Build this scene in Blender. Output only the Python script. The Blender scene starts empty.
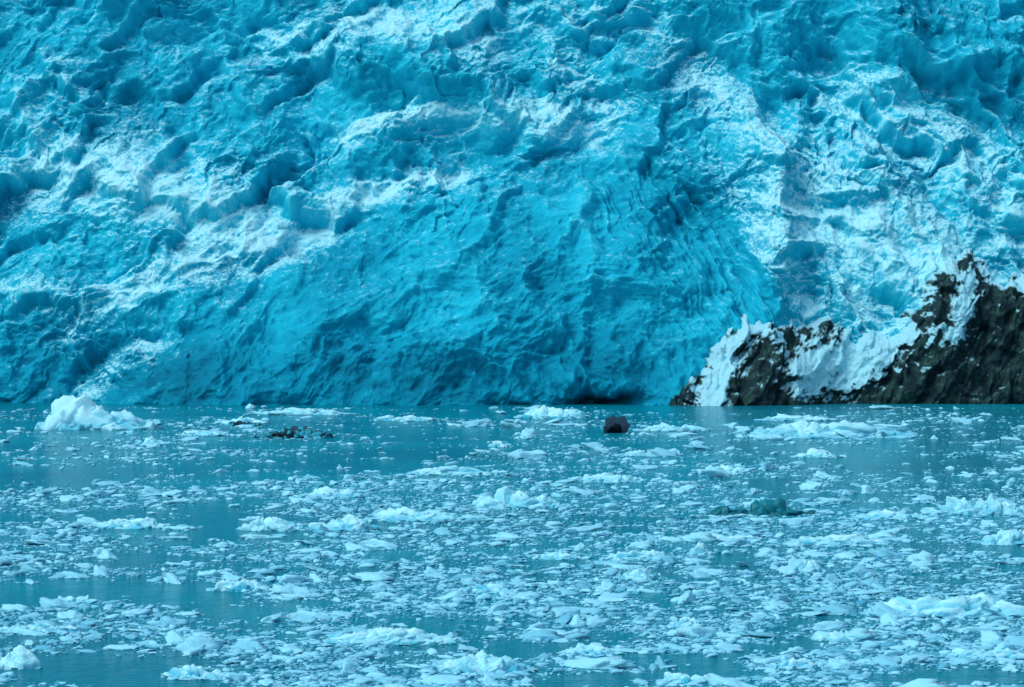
import bpy, math, numpy as np
rng=np.random.default_rng(7)
F=2844.4; YH=335.0; H=12.0; D=502.0
# ---------------------------------------------------------------- noise
def _h(ix,iy,s):
    n=(ix.astype(np.int64)*374761393+iy.astype(np.int64)*668265263+s*1274126177)&0xffffffff
    n=((n^(n>>13))*1274126177)&0xffffffff
    n=((n^(n>>16))*2246822519)&0xffffffff
    n=n^(n>>15)
    return (n&0xffffff).astype(np.float32)/float(0xffffff)
def perlin(x,y,s=0):
    x=np.asarray(x,np.float32);y=np.asarray(y,np.float32)
    ix=np.floor(x);iy=np.floor(y);fx=x-ix;fy=y-iy
    u=fx*fx*fx*(fx*(fx*6-15)+10);v=fy*fy*fy*(fy*(fy*6-15)+10)
    def g(a,b):
        t=_h(ix+a,iy+b,s)*6.2831853
        return np.cos(t)*(fx-a)+np.sin(t)*(fy-b)
    a=g(0,0);b=g(1,0);c=g(0,1);d=g(1,1)
    a=a+(b-a)*u;c=c+(d-c)*u
    return (a+(c-a)*v)*1.5
def fbm(x,y,o=4,s=0,gain=.5):
    r=0;a=1;t=0
    for i in range(o):
        r=r+a*perlin(x*2**i+i*17.3,y*2**i-i*9.1,s+i*31);t+=a;a*=gain
    return r/t
def ridged(x,y,o=4,s=0,gain=.5):
    r=0;a=1;t=0
    for i in range(o):
        r=r+a*(1-2*np.abs(perlin(x*2.1**i+i*7.7,y*2.1**i+i*3.3,s+i*57)));t+=a;a*=gain
    return r/t
def cellp(x,y,s=0,tilt=1.0):
    ix=np.floor(x);iy=np.floor(y)
    best=np.full(x.shape,9.,np.float32);val=np.zeros(x.shape,np.float32)
    for a in(-1,0,1):
        for b in(-1,0,1):
            cx=ix+a;cy=iy+b
            jx=cx+_h(cx,cy,s);jy=cy+_h(cx,cy,s+1)
            dx=x-jx;dy=y-jy;d=dx*dx+dy*dy
            m=d<best
            t=_h(cx,cy,s+2)*6.283
            v=(_h(cx,cy,s+3)-.5)+tilt*(dx*np.cos(t)+dy*np.sin(t))
            val=np.where(m,v,val);best=np.where(m,d,best)
    return val
def ss(a,b,x):
    t=np.clip((x-a)/(b-a),0,1);return t*t*(3-2*t)
def seg(px,py,x1,y1,x2,y2,w):
    dx=x2-x1;dy=y2-y1;t=np.clip(((px-x1)*dx+(py-y1)*dy)/(dx*dx+dy*dy+1e-6),0,1)
    d=np.hypot(px-x1-t*dx,py-y1-t*dy);return np.exp(-(d/w)**2)
def blur(a,k):
    for ax in(0,1):
        p=np.pad(a,[(k+1,k) if i==ax else (0,0) for i in(0,1)],mode='edge').astype(np.float64)
        c=np.cumsum(p,axis=ax)
        n=a.shape[ax]
        hi=np.take(c,np.arange(2*k+1,2*k+1+n),axis=ax);lo=np.take(c,np.arange(0,n),axis=ax)
        a=((hi-lo)/(2*k+1)).astype(np.float32)
    return a
# ---------------------------------------------------------------- mesh helper
def mk(name,v,f,mat,smooth=True,attrs=None):
    me=bpy.data.meshes.new(name);k=f.shape[1]
    me.vertices.add(len(v));me.vertices.foreach_set('co',np.ascontiguousarray(v,np.float32).ravel())
    me.loops.add(f.size);me.loops.foreach_set('vertex_index',np.ascontiguousarray(f,np.int32).ravel())
    me.polygons.add(len(f));me.polygons.foreach_set('loop_start',np.arange(0,f.size,k,dtype=np.int32))
    me.polygons.foreach_set('use_smooth',np.full(len(f),smooth,bool))
    for n,a in (attrs or {}).items():
        at=me.attributes.new(n,'FLOAT','POINT');at.data.foreach_set('value',np.ascontiguousarray(a,np.float32).ravel())
    me.materials.append(mat);me.update(calc_edges=True)
    ob=bpy.data.objects.new(name,me);bpy.context.scene.collection.objects.link(ob);return ob
def gridf(nr,nc):
    i=np.arange(nr*nc).reshape(nr,nc)
    return np.stack([i[:-1,:-1],i[:-1,1:],i[1:,1:],i[1:,:-1]],-1).reshape(-1,4)
def gnormal(P):
    gx=np.gradient(P,axis=1);gz=np.gradient(P,axis=0)
    n=np.cross(gx,gz);return n/(np.linalg.norm(n,axis=-1,keepdims=True)+1e-9)
# ---------------------------------------------------------------- materials
class NT:
    def __init__(s,name):
        s.m=bpy.data.materials.new(name);s.m.use_nodes=True;s.t=s.m.node_tree;s.b=s.t.nodes['Principled BSDF']
    def n(s,ty,**k):
        nd=s.t.nodes.new(ty)
        for a,b in k.items():
            if a in nd.inputs.keys(): nd.inputs[a].default_value=b
            else: setattr(nd,a,b)
        return nd
    def l(s,a,b): s.t.links.new(a,b)
    def attr(s,nm): return s.n('ShaderNodeAttribute',attribute_name=nm).outputs['Fac']
    def ramp(s,fac,st):
        r=s.n('ShaderNodeValToRGB');e=r.color_ramp.elements
        while len(e)<len(st): e.new(.5)
        for q,(p,c) in zip(e,st): q.position=p;q.color=(*c,1)
        s.l(fac,r.inputs['Fac']);return r.outputs['Color']
    def mix(s,f,a,b):
        m=s.n('ShaderNodeMix',data_type='RGBA')
        for q,i in((f,0),(a,6),(b,7)):
            if hasattr(q,'is_linked'): s.l(q,m.inputs[i])
            else: m.inputs[i].default_value=q if i==0 else (*q,1)
        return m.outputs[2]
    def math(s,op,a,b):
        m=s.n('ShaderNodeMath',operation=op)
        for q,i in((a,0),(b,1)):
            if hasattr(q,'is_linked'): s.l(q,m.inputs[i])
            else: m.inputs[i].default_value=q
        return m.outputs[0]
    def noise(s,sc,det=5,rough=.6,vec=None,typ='FBM'):
        n=s.n('ShaderNodeTexNoise');n.inputs['Scale'].default_value=sc;n.inputs['Detail'].default_value=det;n.inputs['Roughness'].default_value=rough
        n.noise_type=typ
        if vec is None: vec=s.n('ShaderNodeTexCoord').outputs['Object']
        s.l(vec,n.inputs['Vector']);return n.outputs[0]
    def bump(s,h,st,dist,prev=None):
        b=s.n('ShaderNodeBump',Strength=st,Distance=dist);s.l(h,b.inputs['Height'])
        if prev is not None:s.l(prev,b.inputs['Normal'])
        return b.outputs[0]
# glacier
g=NT('glacier_ice')
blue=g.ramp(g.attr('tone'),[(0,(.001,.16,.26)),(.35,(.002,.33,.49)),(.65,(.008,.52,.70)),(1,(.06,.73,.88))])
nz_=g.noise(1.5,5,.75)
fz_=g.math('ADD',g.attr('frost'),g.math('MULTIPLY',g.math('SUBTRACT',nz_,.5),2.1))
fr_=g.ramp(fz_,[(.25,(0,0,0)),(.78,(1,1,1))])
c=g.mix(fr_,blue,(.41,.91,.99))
g.l(c,g.b.inputs['Base Color']);g.b.inputs['Roughness'].default_value=.6
g.b.inputs['Specular IOR Level'].default_value=.05
g.l(g.bump(nz_,.7,.45),g.b.inputs['Normal'])
# rock
r=NT('wet_rock')
rc=r.ramp(r.noise(.5,6,.7),[(.3,(.005,.015,.020)),(.48,(.014,.040,.048)),(.60,(.030,.090,.076)),(.8,(.10,.16,.15))])
rc=r.mix(r.attr('frost'),rc,(.38,.87,.98))
r.l(rc,r.b.inputs['Base Color']);r.b.inputs['Roughness'].default_value=.7;r.b.inputs['Specular IOR Level'].default_value=.06
r.l(r.bump(r.noise(2.2,6,.75),.9,.4),r.b.inputs['Normal'])
# water
w=NT('glacial_water')
tc=w.n('ShaderNodeTexCoord').outputs['Object']
wc=w.ramp(w.noise(.03,5,.6,tc),[(.3,(.000,.16,.235)),(.7,(.000,.30,.385))])
w.l(wc,w.b.inputs['Base Color']);w.b.inputs['Roughness'].default_value=.13;w.b.inputs['IOR'].default_value=1.33
w.b.inputs['Specular IOR Level'].default_value=.12
w.b.inputs['Specular Tint'].default_value=(.45,.95,1,1)
b=w.bump(w.noise(.35,3,.6,tc),.6,1.1);b=w.bump(w.noise(1.6,4,.65,tc),.9,.4,b);w.l(b,w.b.inputs['Normal'])
# floating ice
def icemat(name,lo,hi,bs=5,rough=.75,spec=.05,bd=.12,dirt=False):
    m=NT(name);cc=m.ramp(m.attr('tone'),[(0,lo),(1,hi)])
    if dirt:
        q=m.ramp(m.noise(1.1,4,.6),[(.47,(0,0,0)),(.56,(1,1,1))]);cc=m.mix(q,cc,(.04,.40,.52))
    m.l(cc,m.b.inputs['Base Color']);m.b.inputs['Roughness'].default_value=rough;m.b.inputs['Specular IOR Level'].default_value=spec
    m.l(m.bump(m.noise(bs,4,.65),.7,bd),m.b.inputs['Normal']);return m.m
m_brash=icemat('brash_ice_mat',(.006,.31,.46),(.30,.80,.95),7,bd=.06)
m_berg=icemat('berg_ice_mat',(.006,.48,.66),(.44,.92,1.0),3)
m_dirty=icemat('dirty_ice_mat',(.002,.008,.014),(.03,.09,.13),4,dirt=True)
m_dark=icemat('dark_ice_mat',(.002,.008,.014),(.03,.08,.12),4)
m_clear=icemat('clear_ice_mat',(.001,.08,.11),(.005,.25,.31),2,.35,.2)
# ---------------------------------------------------------------- glacier shape
def topx(X,Z):
    Y=D+.55*np.maximum(Z,0)
    return 512+F*X/Y, YH-F*(Z-H)/Y
def base(X,Z):
    px,py=topx(X,Z)
    wx=px+45*fbm(X/30,Z/30,3,5);wy=py+45*fbm(X/30,Z/30,3,9)
    a=np.where(wx<610,1.8,.75)
    dx=(wx-610);dy=wy-450
    rr=np.sqrt((dx/a)**2+dy**2)
    y=D+.55*np.maximum(Z,0)+.012*np.maximum(Z-20,0)**1.5
    y=y-13*(1-ss(180,320,rr))                      # central bulge
    y=y+10*seg(wx,wy,688,235,732,305,25)           # fan hollow right of it
    y=y-9*seg(wx,wy,765,150,745,310,26)            # rib beside it
    y=y+5*seg(wx,wy,380,235,420,240,40)
    y=y+8*seg(wx,wy,230,30,310,130,40)-7*seg(wx,wy,350,60,560,110,30)-5*seg(wx,wy,90,180,230,230,50)
    y=y+8*seg(wx,wy,830,40,840,110,38)-7*seg(wx,wy,900,20,980,60,35)+6*seg(wx,wy,640,30,700,70,30)-5*seg(wx,wy,860,180,940,290,40)
    y=y+7*fbm(X/38,Z/30,3,77)
    return y,px,py,rr,wx,wy
def terr(t):
    f=np.floor(t);q=t-f;return f+ss(.35,1,q)
xs=np.concatenate([np.linspace(-420,-112,170)[:-1],np.linspace(-112,112,1500),np.linspace(112,420,170)[1:]])
zs=np.concatenate([np.linspace(-4,88,660),np.linspace(88,290,170)[1:]])
X,Z=np.meshgrid(xs.astype(np.float32),zs.astype(np.float32))
Y,px,py,rr,wx,wy=base(X,Z)
R=rr*.176
right=ss(640,800,wx+.35*(py-200))
bul=(1-ss(230,300,rr))
low=ss(290,370,wy)*(1-ss(600,680,px))
def lr(a,b): return a*(1-right)+b*right
am=ss(-.4,.35,fbm(X/25,Z/18,2,41))
w9=1.1*fbm(X/22,Z/22,3,21);w3=1.3*fbm(X/9,Z/9,3,25)
def res_of(tc):
    t9=tc/10+w9*1.5;t3=tc/3.6+w3*1.8+w9
    return .55*(9*(terr(t9)-t9+.25)*(1-.75*bul)+2.0*(terr(t3)-t3+.25)*(1-.6*bul))
res=lr(res_of(R),res_of(Z+.5*X))*(.25+.9*am)
res=blur(res,2)
def crumple(ang,sd):
    ux=X+5*fbm(X/13,Z/13,4,61+sd);uz=Z+5*fbm(X/13,Z/13,4,65+sd)
    ca,sa=math.cos(math.radians(ang)),math.sin(math.radians(ang))
    ax=(ux*ca+uz*sa);az=(-ux*sa+uz*ca)
    big=3.2*cellp(ax/24,az/12,3+sd,1.0)+1.9*cellp(ax/12,az/7,5+sd,1.)
    blk=1.2*cellp(ax/4.6,az/3.2,13+sd,.9)+.6*cellp(ax/2.2,az/1.6,23+sd,1)
    mid=2.6*ridged(ax/24,az/13,4,33+sd,.52)
    return blur(big,4),blk,mid
b0,k0,m0=crumple(33,0);b1,k1,m1=crumple(-58,500)
big,blk,mid=lr(b0,b1),lr(k0,k1),lr(m0,m1)
fine=1.4*fbm(X/5,Z/4,5,44,.68)+.45*ridged(X/2.2,Z/1.9,3,47,.62)
chaos=ss(-.25,.35,fbm(X/24,Z/17,3,88))
chaos=np.clip(chaos*.85+.2*right,0,1)*(1-.7*bul)*(1-.5*low)
th=np.arctan2(wx-610,450-wy)
rwarp=R+2.4*fbm(X/14,Z/14,3,95)
stri=1.8*ridged(rwarp/7,th*2.2,4,51,.5)+.5*ridged(rwarp/2.2,th*4.5,3,55,.6)
fan=seg(px,py,650,200,730,320,50)
stri=stri+2.2*fan*ridged((px-.55*py)/16+.6*fbm(X/8,Z/8,3,9),py/120,3,58,.6)
disp=mid*(1-.55*bul)+big*(1-.5*bul)+blk*(.2+.8*chaos)+fine*(.5+.6*chaos)+stri*(.1+.9*np.clip(bul+fan,0,1))
disp=disp+1.6*(1-np.abs(perlin(R/11+3,th*3.0,71))*2)*bul
disp=.6*disp+.4*blur(disp,1)
cz=(np.maximum(403-py,0)+6*fbm(X/3,Z/3,3,9))
cave=np.exp(-((px-600+8*fbm(X/4,Z/4,2,8))/34)**2)*np.exp(-(np.maximum(cz,0)/8)**2)
notch=np.exp(-np.maximum(Z,0)/1.0)*(.4+.8*(fbm(X/12,X*0+3,3,7)))
PY=Y+res-disp*.82+11*cave+1.2*notch
PZ=Z+disp*.40*ss(0,6,Z)
PX=X+.9*fbm(X/4,Z/4,3,15)
P=np.stack([PX,PY,PZ],-1).astype(np.float32)
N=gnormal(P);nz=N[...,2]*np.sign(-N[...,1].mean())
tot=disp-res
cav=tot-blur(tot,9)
fr=0
for (x1,y1,x2,y2,ww,aa) in [(40,165,260,235,44,1),(200,265,330,222,20,1),(330,215,450,165,15,1),(340,138,560,102,16,1),(500,108,610,130,18,.9),
    (70,335,210,262,18,.9),(790,190,950,290,62,1),(860,100,1000,200,45,.7),(850,300,900,335,40,1),(270,30,330,50,28,.7),(700,80,770,140,26,.7),
    (755,230,800,310,26,.9),(640,10,700,60,26,.6),(340,20,480,50,24,.7),(90,385,170,330,16,.6),(560,60,620,110,20,.6),(960,180,1060,260,40,.7),(20,120,60,90,30,.4),(450,30,620,20,20,.5),(0,300,60,320,18,.6)]:
    fr=np.maximum(fr,aa*seg(wx*.5+px*.5,wy*.5+py*.5,x1,y1,x2,y2,ww))
nn=fbm(X/3.5,Z/2.2,5,101,.65);n2=fbm(X/1.1,Z/.8,3,111,.7)
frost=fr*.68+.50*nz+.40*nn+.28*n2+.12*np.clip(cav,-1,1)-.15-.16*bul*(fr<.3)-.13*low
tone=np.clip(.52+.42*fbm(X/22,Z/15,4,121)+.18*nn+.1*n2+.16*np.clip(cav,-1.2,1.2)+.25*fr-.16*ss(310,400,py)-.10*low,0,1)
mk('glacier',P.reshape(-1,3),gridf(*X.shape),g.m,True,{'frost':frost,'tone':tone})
# ---------------------------------------------------------------- rock outcrop
poly=np.array([(652,440),(660,388),(684,368),(712,338),(742,320),(790,325),(828,320),(848,338),(884,345),(905,322),(925,290),(948,260),(968,254),(984,278),(1004,284),(1040,276),(1150,250),(1500,190),(1500,440)],float)
def sdist(x,y):
    d=np.full(x.shape,1e9);ins=np.zeros(x.shape,bool);n=len(poly)
    for i in range(n):
        ax_,ay=poly[i];bx,by=poly[(i+1)%n];ex,ey=bx-ax_,by-ay
        t=np.clip(((x-ax_)*ex+(y-ay)*ey)/(ex*ex+ey*ey),0,1)
        d=np.minimum(d,np.hypot(x-ax_-t*ex,y-ay-t*ey))
        c_=((ay>y)!=(by>y))&(x<(bx-ax_)*(y-ay)/(by-ay+1e-12)+ax_);ins^=c_
    return np.where(ins,d,-d)
xs=np.concatenate([np.linspace(18,115,760),np.linspace(115,230,160)[1:]]);zs=np.linspace(-4,62,480)
X,Z=np.meshgrid(xs.astype(np.float32),zs.astype(np.float32))
Y,px,py,rr,wx,wy=base(X,Z)
jx=px+11*fbm(X/4,Z/4,4,301,.5);jy=py+11*fbm(X/4,Z/4,4,305,.5)
sd=sdist(jx,jy)
a2=math.radians(62);ca,sa=math.cos(a2),math.sin(a2)
qx=X*ca+Z*sa;qz=-X*sa+Z*ca
qx=qx+1.2*fbm(X/5,Z/5,3,311);qz=qz+1.2*fbm(X/5,Z/5,3,315)
rd=2.2*cellp(qx/12,qz/5,401,1)+1.2*cellp(qx/5,qz/2.2,411,1)+.5*cellp(qx/2,qz/1,421,1.1)+1.6*ridged(qx/11,qz/4,5,431,.6)
rd=blur(rd,1)+1.2*fbm(X/8,Z/8,3,440)
sn=0
for (x1,y1,x2,y2,ww,aa) in [(702,398,716,360,16,1.1),(716,360,752,322,12,.95),(806,372,868,352,25,1.25),(840,388,868,372,14,.9),(958,285,946,335,12,1.0),(930,330,922,350,7,.7),(1000,285,1030,300,7,.6),(770,345,765,338,9,.7),(1018,358,1022,362,7,.7),(668,385,680,378,5,.5),(850,335,900,338,14,1)]:
    sn=np.maximum(sn,aa*seg(jx,jy,x1,y1,x2,y2,ww))
sn=np.maximum(sn,.5*ss(10,0,sd))
nn=fbm(X/2.2,Z/2.2,5,501,.65)
off=4.5*ss(-6,14,sd)-12*ss(-2,-26,sd)+1.5*ss(10,60,sd)+2.0
rel=rd*.75*(1-.4*ss(.3,.8,sn))
PYr=Y+1.0-off-rel-.8*ss(.4,.8,sn)-.7*ridged(X/3,Z/3,4,601)*ss(.3,.7,sn)
P=np.stack([X,PYr,Z+rd*.25*ss(0,4,Z)],-1)
N=gnormal(P);nz=N[...,2]*np.sign(-N[...,1].mean())
fz=ss(.34,.66,sn+.9*nn+.42*nz-.12)
mk('rock_outcrop',P.reshape(-1,3),gridf(*X.shape),r.m,True,{'frost':fz})
# ---------------------------------------------------------------- water
s=6000
mk('water',np.array([(-s,-s,0),(s,-s,0),(s,s,0),(-s,s,0)],float),np.array([[0,1,2,3]]),w.m,False)
# ---------------------------------------------------------------- ice chunk library
import bmesh
def ico(sub):
    bm=bmesh.new();bmesh.ops.create_icosphere(bm,subdivisions=sub,radius=1)
    v=np.array([q.co[:] for q in bm.verts]);f=np.array([[q.index for q in p.verts] for p in bm.faces]);bm.free();return v,f
def lib_of(sub,K,rg,cuts=7,jit=.2,nz=0.):
    bv,bf=ico(sub);lib=[]
    for i in range(K):
        v=bv.copy()
        for j in range(cuts):
            q=rg.normal(size=3);q/=np.linalg.norm(q);o=rg.uniform(.42,.8)
            dd=np.maximum(v@q-o,0);v=v-dd[:,None]*q
        if nz:
            n=fbm(v[:,0]*2+v[:,2]*1.3+i*9,v[:,1]*2-v[:,2]*1.7,4,i*7+3,.6)
            v=v*(1+nz*n)[:,None]
        if jit: v=v*rg.uniform(1-jit,1+jit,(len(v),1))
        lib.append(v)
    return np.array(lib),bf
# ---------------------------------------------------------------- icebergs / floes: heaps of broken ice
def pos(px,py):
    d=F*H/(py-YH);return (px-512)/F*d,d
LG=lib_of(4,14,np.random.default_rng(5),9,0,.45)
def berg(name,px,py,wp,hp,mat,seed,dr=.5,rug=1.,peak=0.,tone0=.6,nch=None):
    rg=np.random.default_rng(seed)
    x0,d=pos(px,py);W=wp/F*d;dep=max(W*dr,1.)
    Hh=hp/F*d;Hh=max(Hh-.35*dep*H/d,.5*Hh)
    n=nch or int(np.clip(wp*.45,16,75))
    lib,bf=LG
    nv=lib.shape[1]
    rad=np.sqrt(rg.uniform(0,1,n))*.95;an=rg.uniform(0,6.283,n)
    cx=rad*np.cos(an);cy=rad*np.sin(an)
    env=np.clip(1.1-rad**2,.18,1)*(.4+.65*rg.uniform(0,1,n))
    if peak: env=env*(1-.7*peak)+.7*peak*np.exp(-((cx+.1)/.55)**2)*np.clip(1.1-rad,.2,1)*1.3
    env=np.minimum(env,.95)
    env[0]=1.;cx[0]=-.08+rg.normal(0,.2);cy[0]=0
    wch=W*.5*rg.uniform(.14,.45,n)*(1.1-.5*rad)
    wch[0]=W*.2
    V=lib[rg.integers(0,len(lib),n)].copy()
    a=rg.uniform(0,6.283,n);c_,s_=np.cos(a)[:,None],np.sin(a)[:,None]
    hz=np.maximum(Hh*env*1.1,.10*Hh)
    wch=np.minimum(wch,np.maximum(hz*3.6,W*.07));wch[:3]=np.maximum(wch[:3],hz[:3]*.8)
    V=np.stack([(V[...,0]*c_-V[...,1]*s_)*wch[:,None]*1.15,(V[...,0]*s_+V[...,1]*c_)*wch[:,None]*.85,V[...,2]*hz[:,None]],-1)
    t=rg.normal(0,.10,n);V[...,2]+=V[...,0]*t[:,None]
    V[...,0]+=(cx*W/2)[:,None];V[...,1]+=(cy*dep/2)[:,None]
    u=lib[1].copy();u=u*(1+.35*fbm(u[:,0]*1.6+seed,u[:,1]*1.6,3,seed))[:,None]
    slab=np.stack([u[:,0]*W*.53,u[:,1]*dep*.54,u[:,2]*Hh*.3+Hh*.02],-1)
    V=np.concatenate([V,slab[None]]);n+=1
    V=V.copy();k=max(Hh,.3)
    V[...,2]+=.16*k*fbm(V[...,0]/(.5*k)+seed,V[...,1]/(.5*k),4,seed+3,.6)
    f=(bf[None]+(np.arange(n)*nv)[:,None,None]).reshape(-1,3)
    z=V[...,2]
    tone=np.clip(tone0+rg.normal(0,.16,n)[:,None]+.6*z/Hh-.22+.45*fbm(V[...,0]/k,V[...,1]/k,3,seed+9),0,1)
    P=V.reshape(-1,3);zf=P[:,2][f].max(1);f=f[zf>-.15*k]
    used=np.unique(f);mp=-np.ones(len(P),int);mp[used]=np.arange(len(used))
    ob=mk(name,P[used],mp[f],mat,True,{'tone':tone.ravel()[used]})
    ob.location=(x0,d+dep/2,0);return ob
B=[('iceberg',88,430,124,30,.45,1.2,.2),('iceberg',555,419,78,12,.5,1,.3),('iceberg',835,438,165,18,.3,1,.1),
('ice_floe',240,424,60,7,.5,1,0),('ice_floe',300,415,120,6,.4,1,0),('ice_floe',405,421,70,6,.5,1,0),('ice_floe',800,421,90,6,.5,1,0),('ice_floe',680,431,90,6,.4,1,0),
('ice_floe',455,475,100,9,.5,1,0),('ice_floe',345,531,80,17,.5,1,.5),('ice_floe',270,531,80,14,.5,1,.3),('ice_floe',515,509,110,19,.5,1.1,.3),('ice_floe',430,522,130,13,.5,1,0),
('ice_floe',610,482,80,10,.5,1,0),('ice_floe',640,580,50,15,.5,1,.4),('ice_floe',700,556,26,12,.6,1,.4),('ice_floe',806,573,38,16,.6,1,.5),('ice_floe',835,546,120,9,.5,1,0),
('ice_floe',955,617,170,22,.35,1,.2),('ice_floe',895,520,90,9,.5,1,0),('ice_floe',985,515,110,20,.5,1.1,.2),('ice_floe',1015,545,70,17,.5,1,.3),('ice_floe',240,592,66,13,.5,1,.3),
('ice_floe',490,594,70,11,.5,1,.2),('ice_floe',390,645,140,15,.4,1,.2),('ice_floe',485,674,95,24,.5,1.2,.3),('ice_floe',125,529,90,10,.5,1,0),('ice_floe',30,634,90,11,.5,1,0),
('ice_floe',850,642,70,11,.5,1,.3),('ice_floe',10,670,60,19,.5,1,.4),('ice_floe',195,680,80,13,.5,1,.2),('ice_floe',722,474,60,9,.5,1,0),('ice_floe',150,446,40,9,.5,1,.3),
('ice_floe',720,541,90,8,.5,1,0),('ice_floe',640,560,80,9,.5,1,0),('ice_floe',990,660,90,12,.5,1,.2),('ice_floe',560,560,60,8,.5,1,0),('ice_floe',70,604,60,8,.5,1,0),('ice_floe',330,498,80,9,.5,1,0),
('ice_floe',690,628,50,10,.5,1,.2),('ice_floe',590,655,70,11,.5,1,.2),('ice_floe',820,458,60,8,.5,1,0),('ice_floe',640,456,50,6,.5,1,0),('ice_floe',210,436,70,6,.5,1,0),('ice_floe',500,447,30,8,.5,1,.6),('ice_floe',690,684,60,11,.5,1,.2),('ice_floe',800,669,60,10,.5,1,.2)]
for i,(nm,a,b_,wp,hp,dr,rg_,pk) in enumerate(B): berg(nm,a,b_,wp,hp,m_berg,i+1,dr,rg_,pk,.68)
berg('dirty_iceberg',295,438,76,12,m_dirty,101,.35,1.2,.2,.35)
berg('dirty_iceberg',245,426,40,6,m_dirty,102,.35,1.2,.2,.45)
berg('dark_iceberg',614,433,22,17,m_dark,111,.6,1.3,.6,.45,9)
berg('clear_iceberg',775,516,90,18,m_clear,104,.45,.7,.3,.6,14)
berg('clear_iceberg',728,516,45,12,m_clear,105,.45,.7,.2,.6,8)
# ---------------------------------------------------------------- brash ice (one mass)
def density(x,y):
    n=1.0*fbm(x/24,y/40,4,801,.6)+1.15*fbm(x/4.5,y/6.5,4,811,.65)
    ppy=YH+F*H/y;ppx=512+F*x/y
    a=.27+.20*ss(440,500,ppy)+.24*ss(590,650,ppy)
    a=a-.9*seg(ppx,ppy,20,660,190,690,26)-.45*seg(ppx,ppy,-50,590,230,598,12)-.35*seg(ppx,ppy,620,600,800,610,9)-.3*seg(ppx,ppy,0,480,260,490,14)+.25*seg(ppx,ppy,300,510,560,515,22)-.2*seg(ppx,ppy,0,408,1024,408,8)
    return a+n
def scatter(N,sub,smin,smax,pw,thr,seed,flat,tb):
    rg=np.random.default_rng(seed)
    ppy=rg.uniform(407,760,N);d=F*H/(ppy-YH);x=rg.uniform(-.26,.26,N)*d
    dn=density(x.astype(np.float32),d.astype(np.float32))
    k=rg.uniform(0,1,N)<ss(thr,thr+.55,dn)
    x=x[k];d=d[k];n=len(x)
    sz=smin*(smax/smin)**(rg.uniform(0,1,n)**pw)*(d/130)**.6
    lib,bf=lib_of(sub,20,rg,7,.12 if sub<3 else .05,.9 if sub>2 else .3);nv=lib.shape[1]
    V=lib[rg.integers(0,20,n)]
    sx=sz*rg.uniform(.8,2.1,n);sy=sz*rg.uniform(.5,1.1,n);szz=sz*flat*rg.uniform(.35,1.7,n)
    V=V*np.stack([sx,sy,szz],-1)[:,None,:]
    t=rg.normal(0,.10,n);V[...,2]+=V[...,0]*t[:,None]
    a=rg.normal(0,.9,n);c_,s_=np.cos(a)[:,None],np.sin(a)[:,None]
    Xr=V[...,0]*c_-V[...,1]*s_+x[:,None];Yr=V[...,0]*s_+V[...,1]*c_+d[:,None];Zr=V[...,2]+(szz*.15)[:,None]
    P=np.stack([Xr,Yr,Zr],-1).reshape(-1,3)
    f=(bf[None]+(np.arange(n)*nv)[:,None,None]).reshape(-1,3)
    tone=np.repeat(np.clip(rg.beta(2,1.8,n)+.2*np.log(sz/smin)/2+tb,0,1),nv)
    return P,f,tone
Ps=[];Fs=[];Ts=[];o=0
for args in [(190000,1,.035,.14,1.5,.12,1,.32,0.),(38000,2,.11,.34,2.2,.12,2,.38,.12),(2800,3,.30,.8,2.0,.12,3,.38,.35)]:
    P,f,t=scatter(*args);Ps.append(P);Fs.append(f+o);Ts.append(t);o+=len(P)
    print('brash',args[0],len(f))
mk('brash_ice',np.concatenate(Ps),np.concatenate(Fs),m_brash,True,{'tone':np.concatenate(Ts)})
# ---------------------------------------------------------------- light, sky, camera
sv=np.array([-.55,-.36,.90]);sv/=np.linalg.norm(sv)
el=math.asin(sv[2]);azm=math.atan2(sv[0],sv[1])
wd=bpy.data.worlds.new('World');bpy.context.scene.world=wd;wd.use_nodes=True
sk=wd.node_tree.nodes.new('ShaderNodeTexSky');sk.sky_type='NISHITA';sk.sun_disc=False;sk.sun_elevation=el;sk.sun_rotation=azm
bg=wd.node_tree.nodes['Background'];bg.inputs['Strength'].default_value=.15
wd.node_tree.links.new(sk.outputs[0],bg.inputs['Color'])
L=bpy.data.lights.new('sun','SUN');L.energy=1.9;L.angle=math.radians(32);L.color=(1,.98,.95)
lo=bpy.data.objects.new('sun',L);bpy.context.scene.collection.objects.link(lo)
from mathutils import Vector
lo.rotation_euler=Vector(sv).to_track_quat('Z','Y').to_euler()
cam=bpy.data.cameras.new('camera');cam.lens=100;cam.sensor_width=36;cam.clip_end=20000;cam.clip_start=1
co=bpy.data.objects.new('camera',cam);bpy.context.scene.collection.objects.link(co)
co.location=(0,0,H);co.rotation_euler=(math.radians(90)-math.atan(8.5/F),0,0)
bpy.context.scene.camera=co
bpy.context.scene.view_settings.view_transform='Standard'
bpy.context.scene.view_settings.look='None'
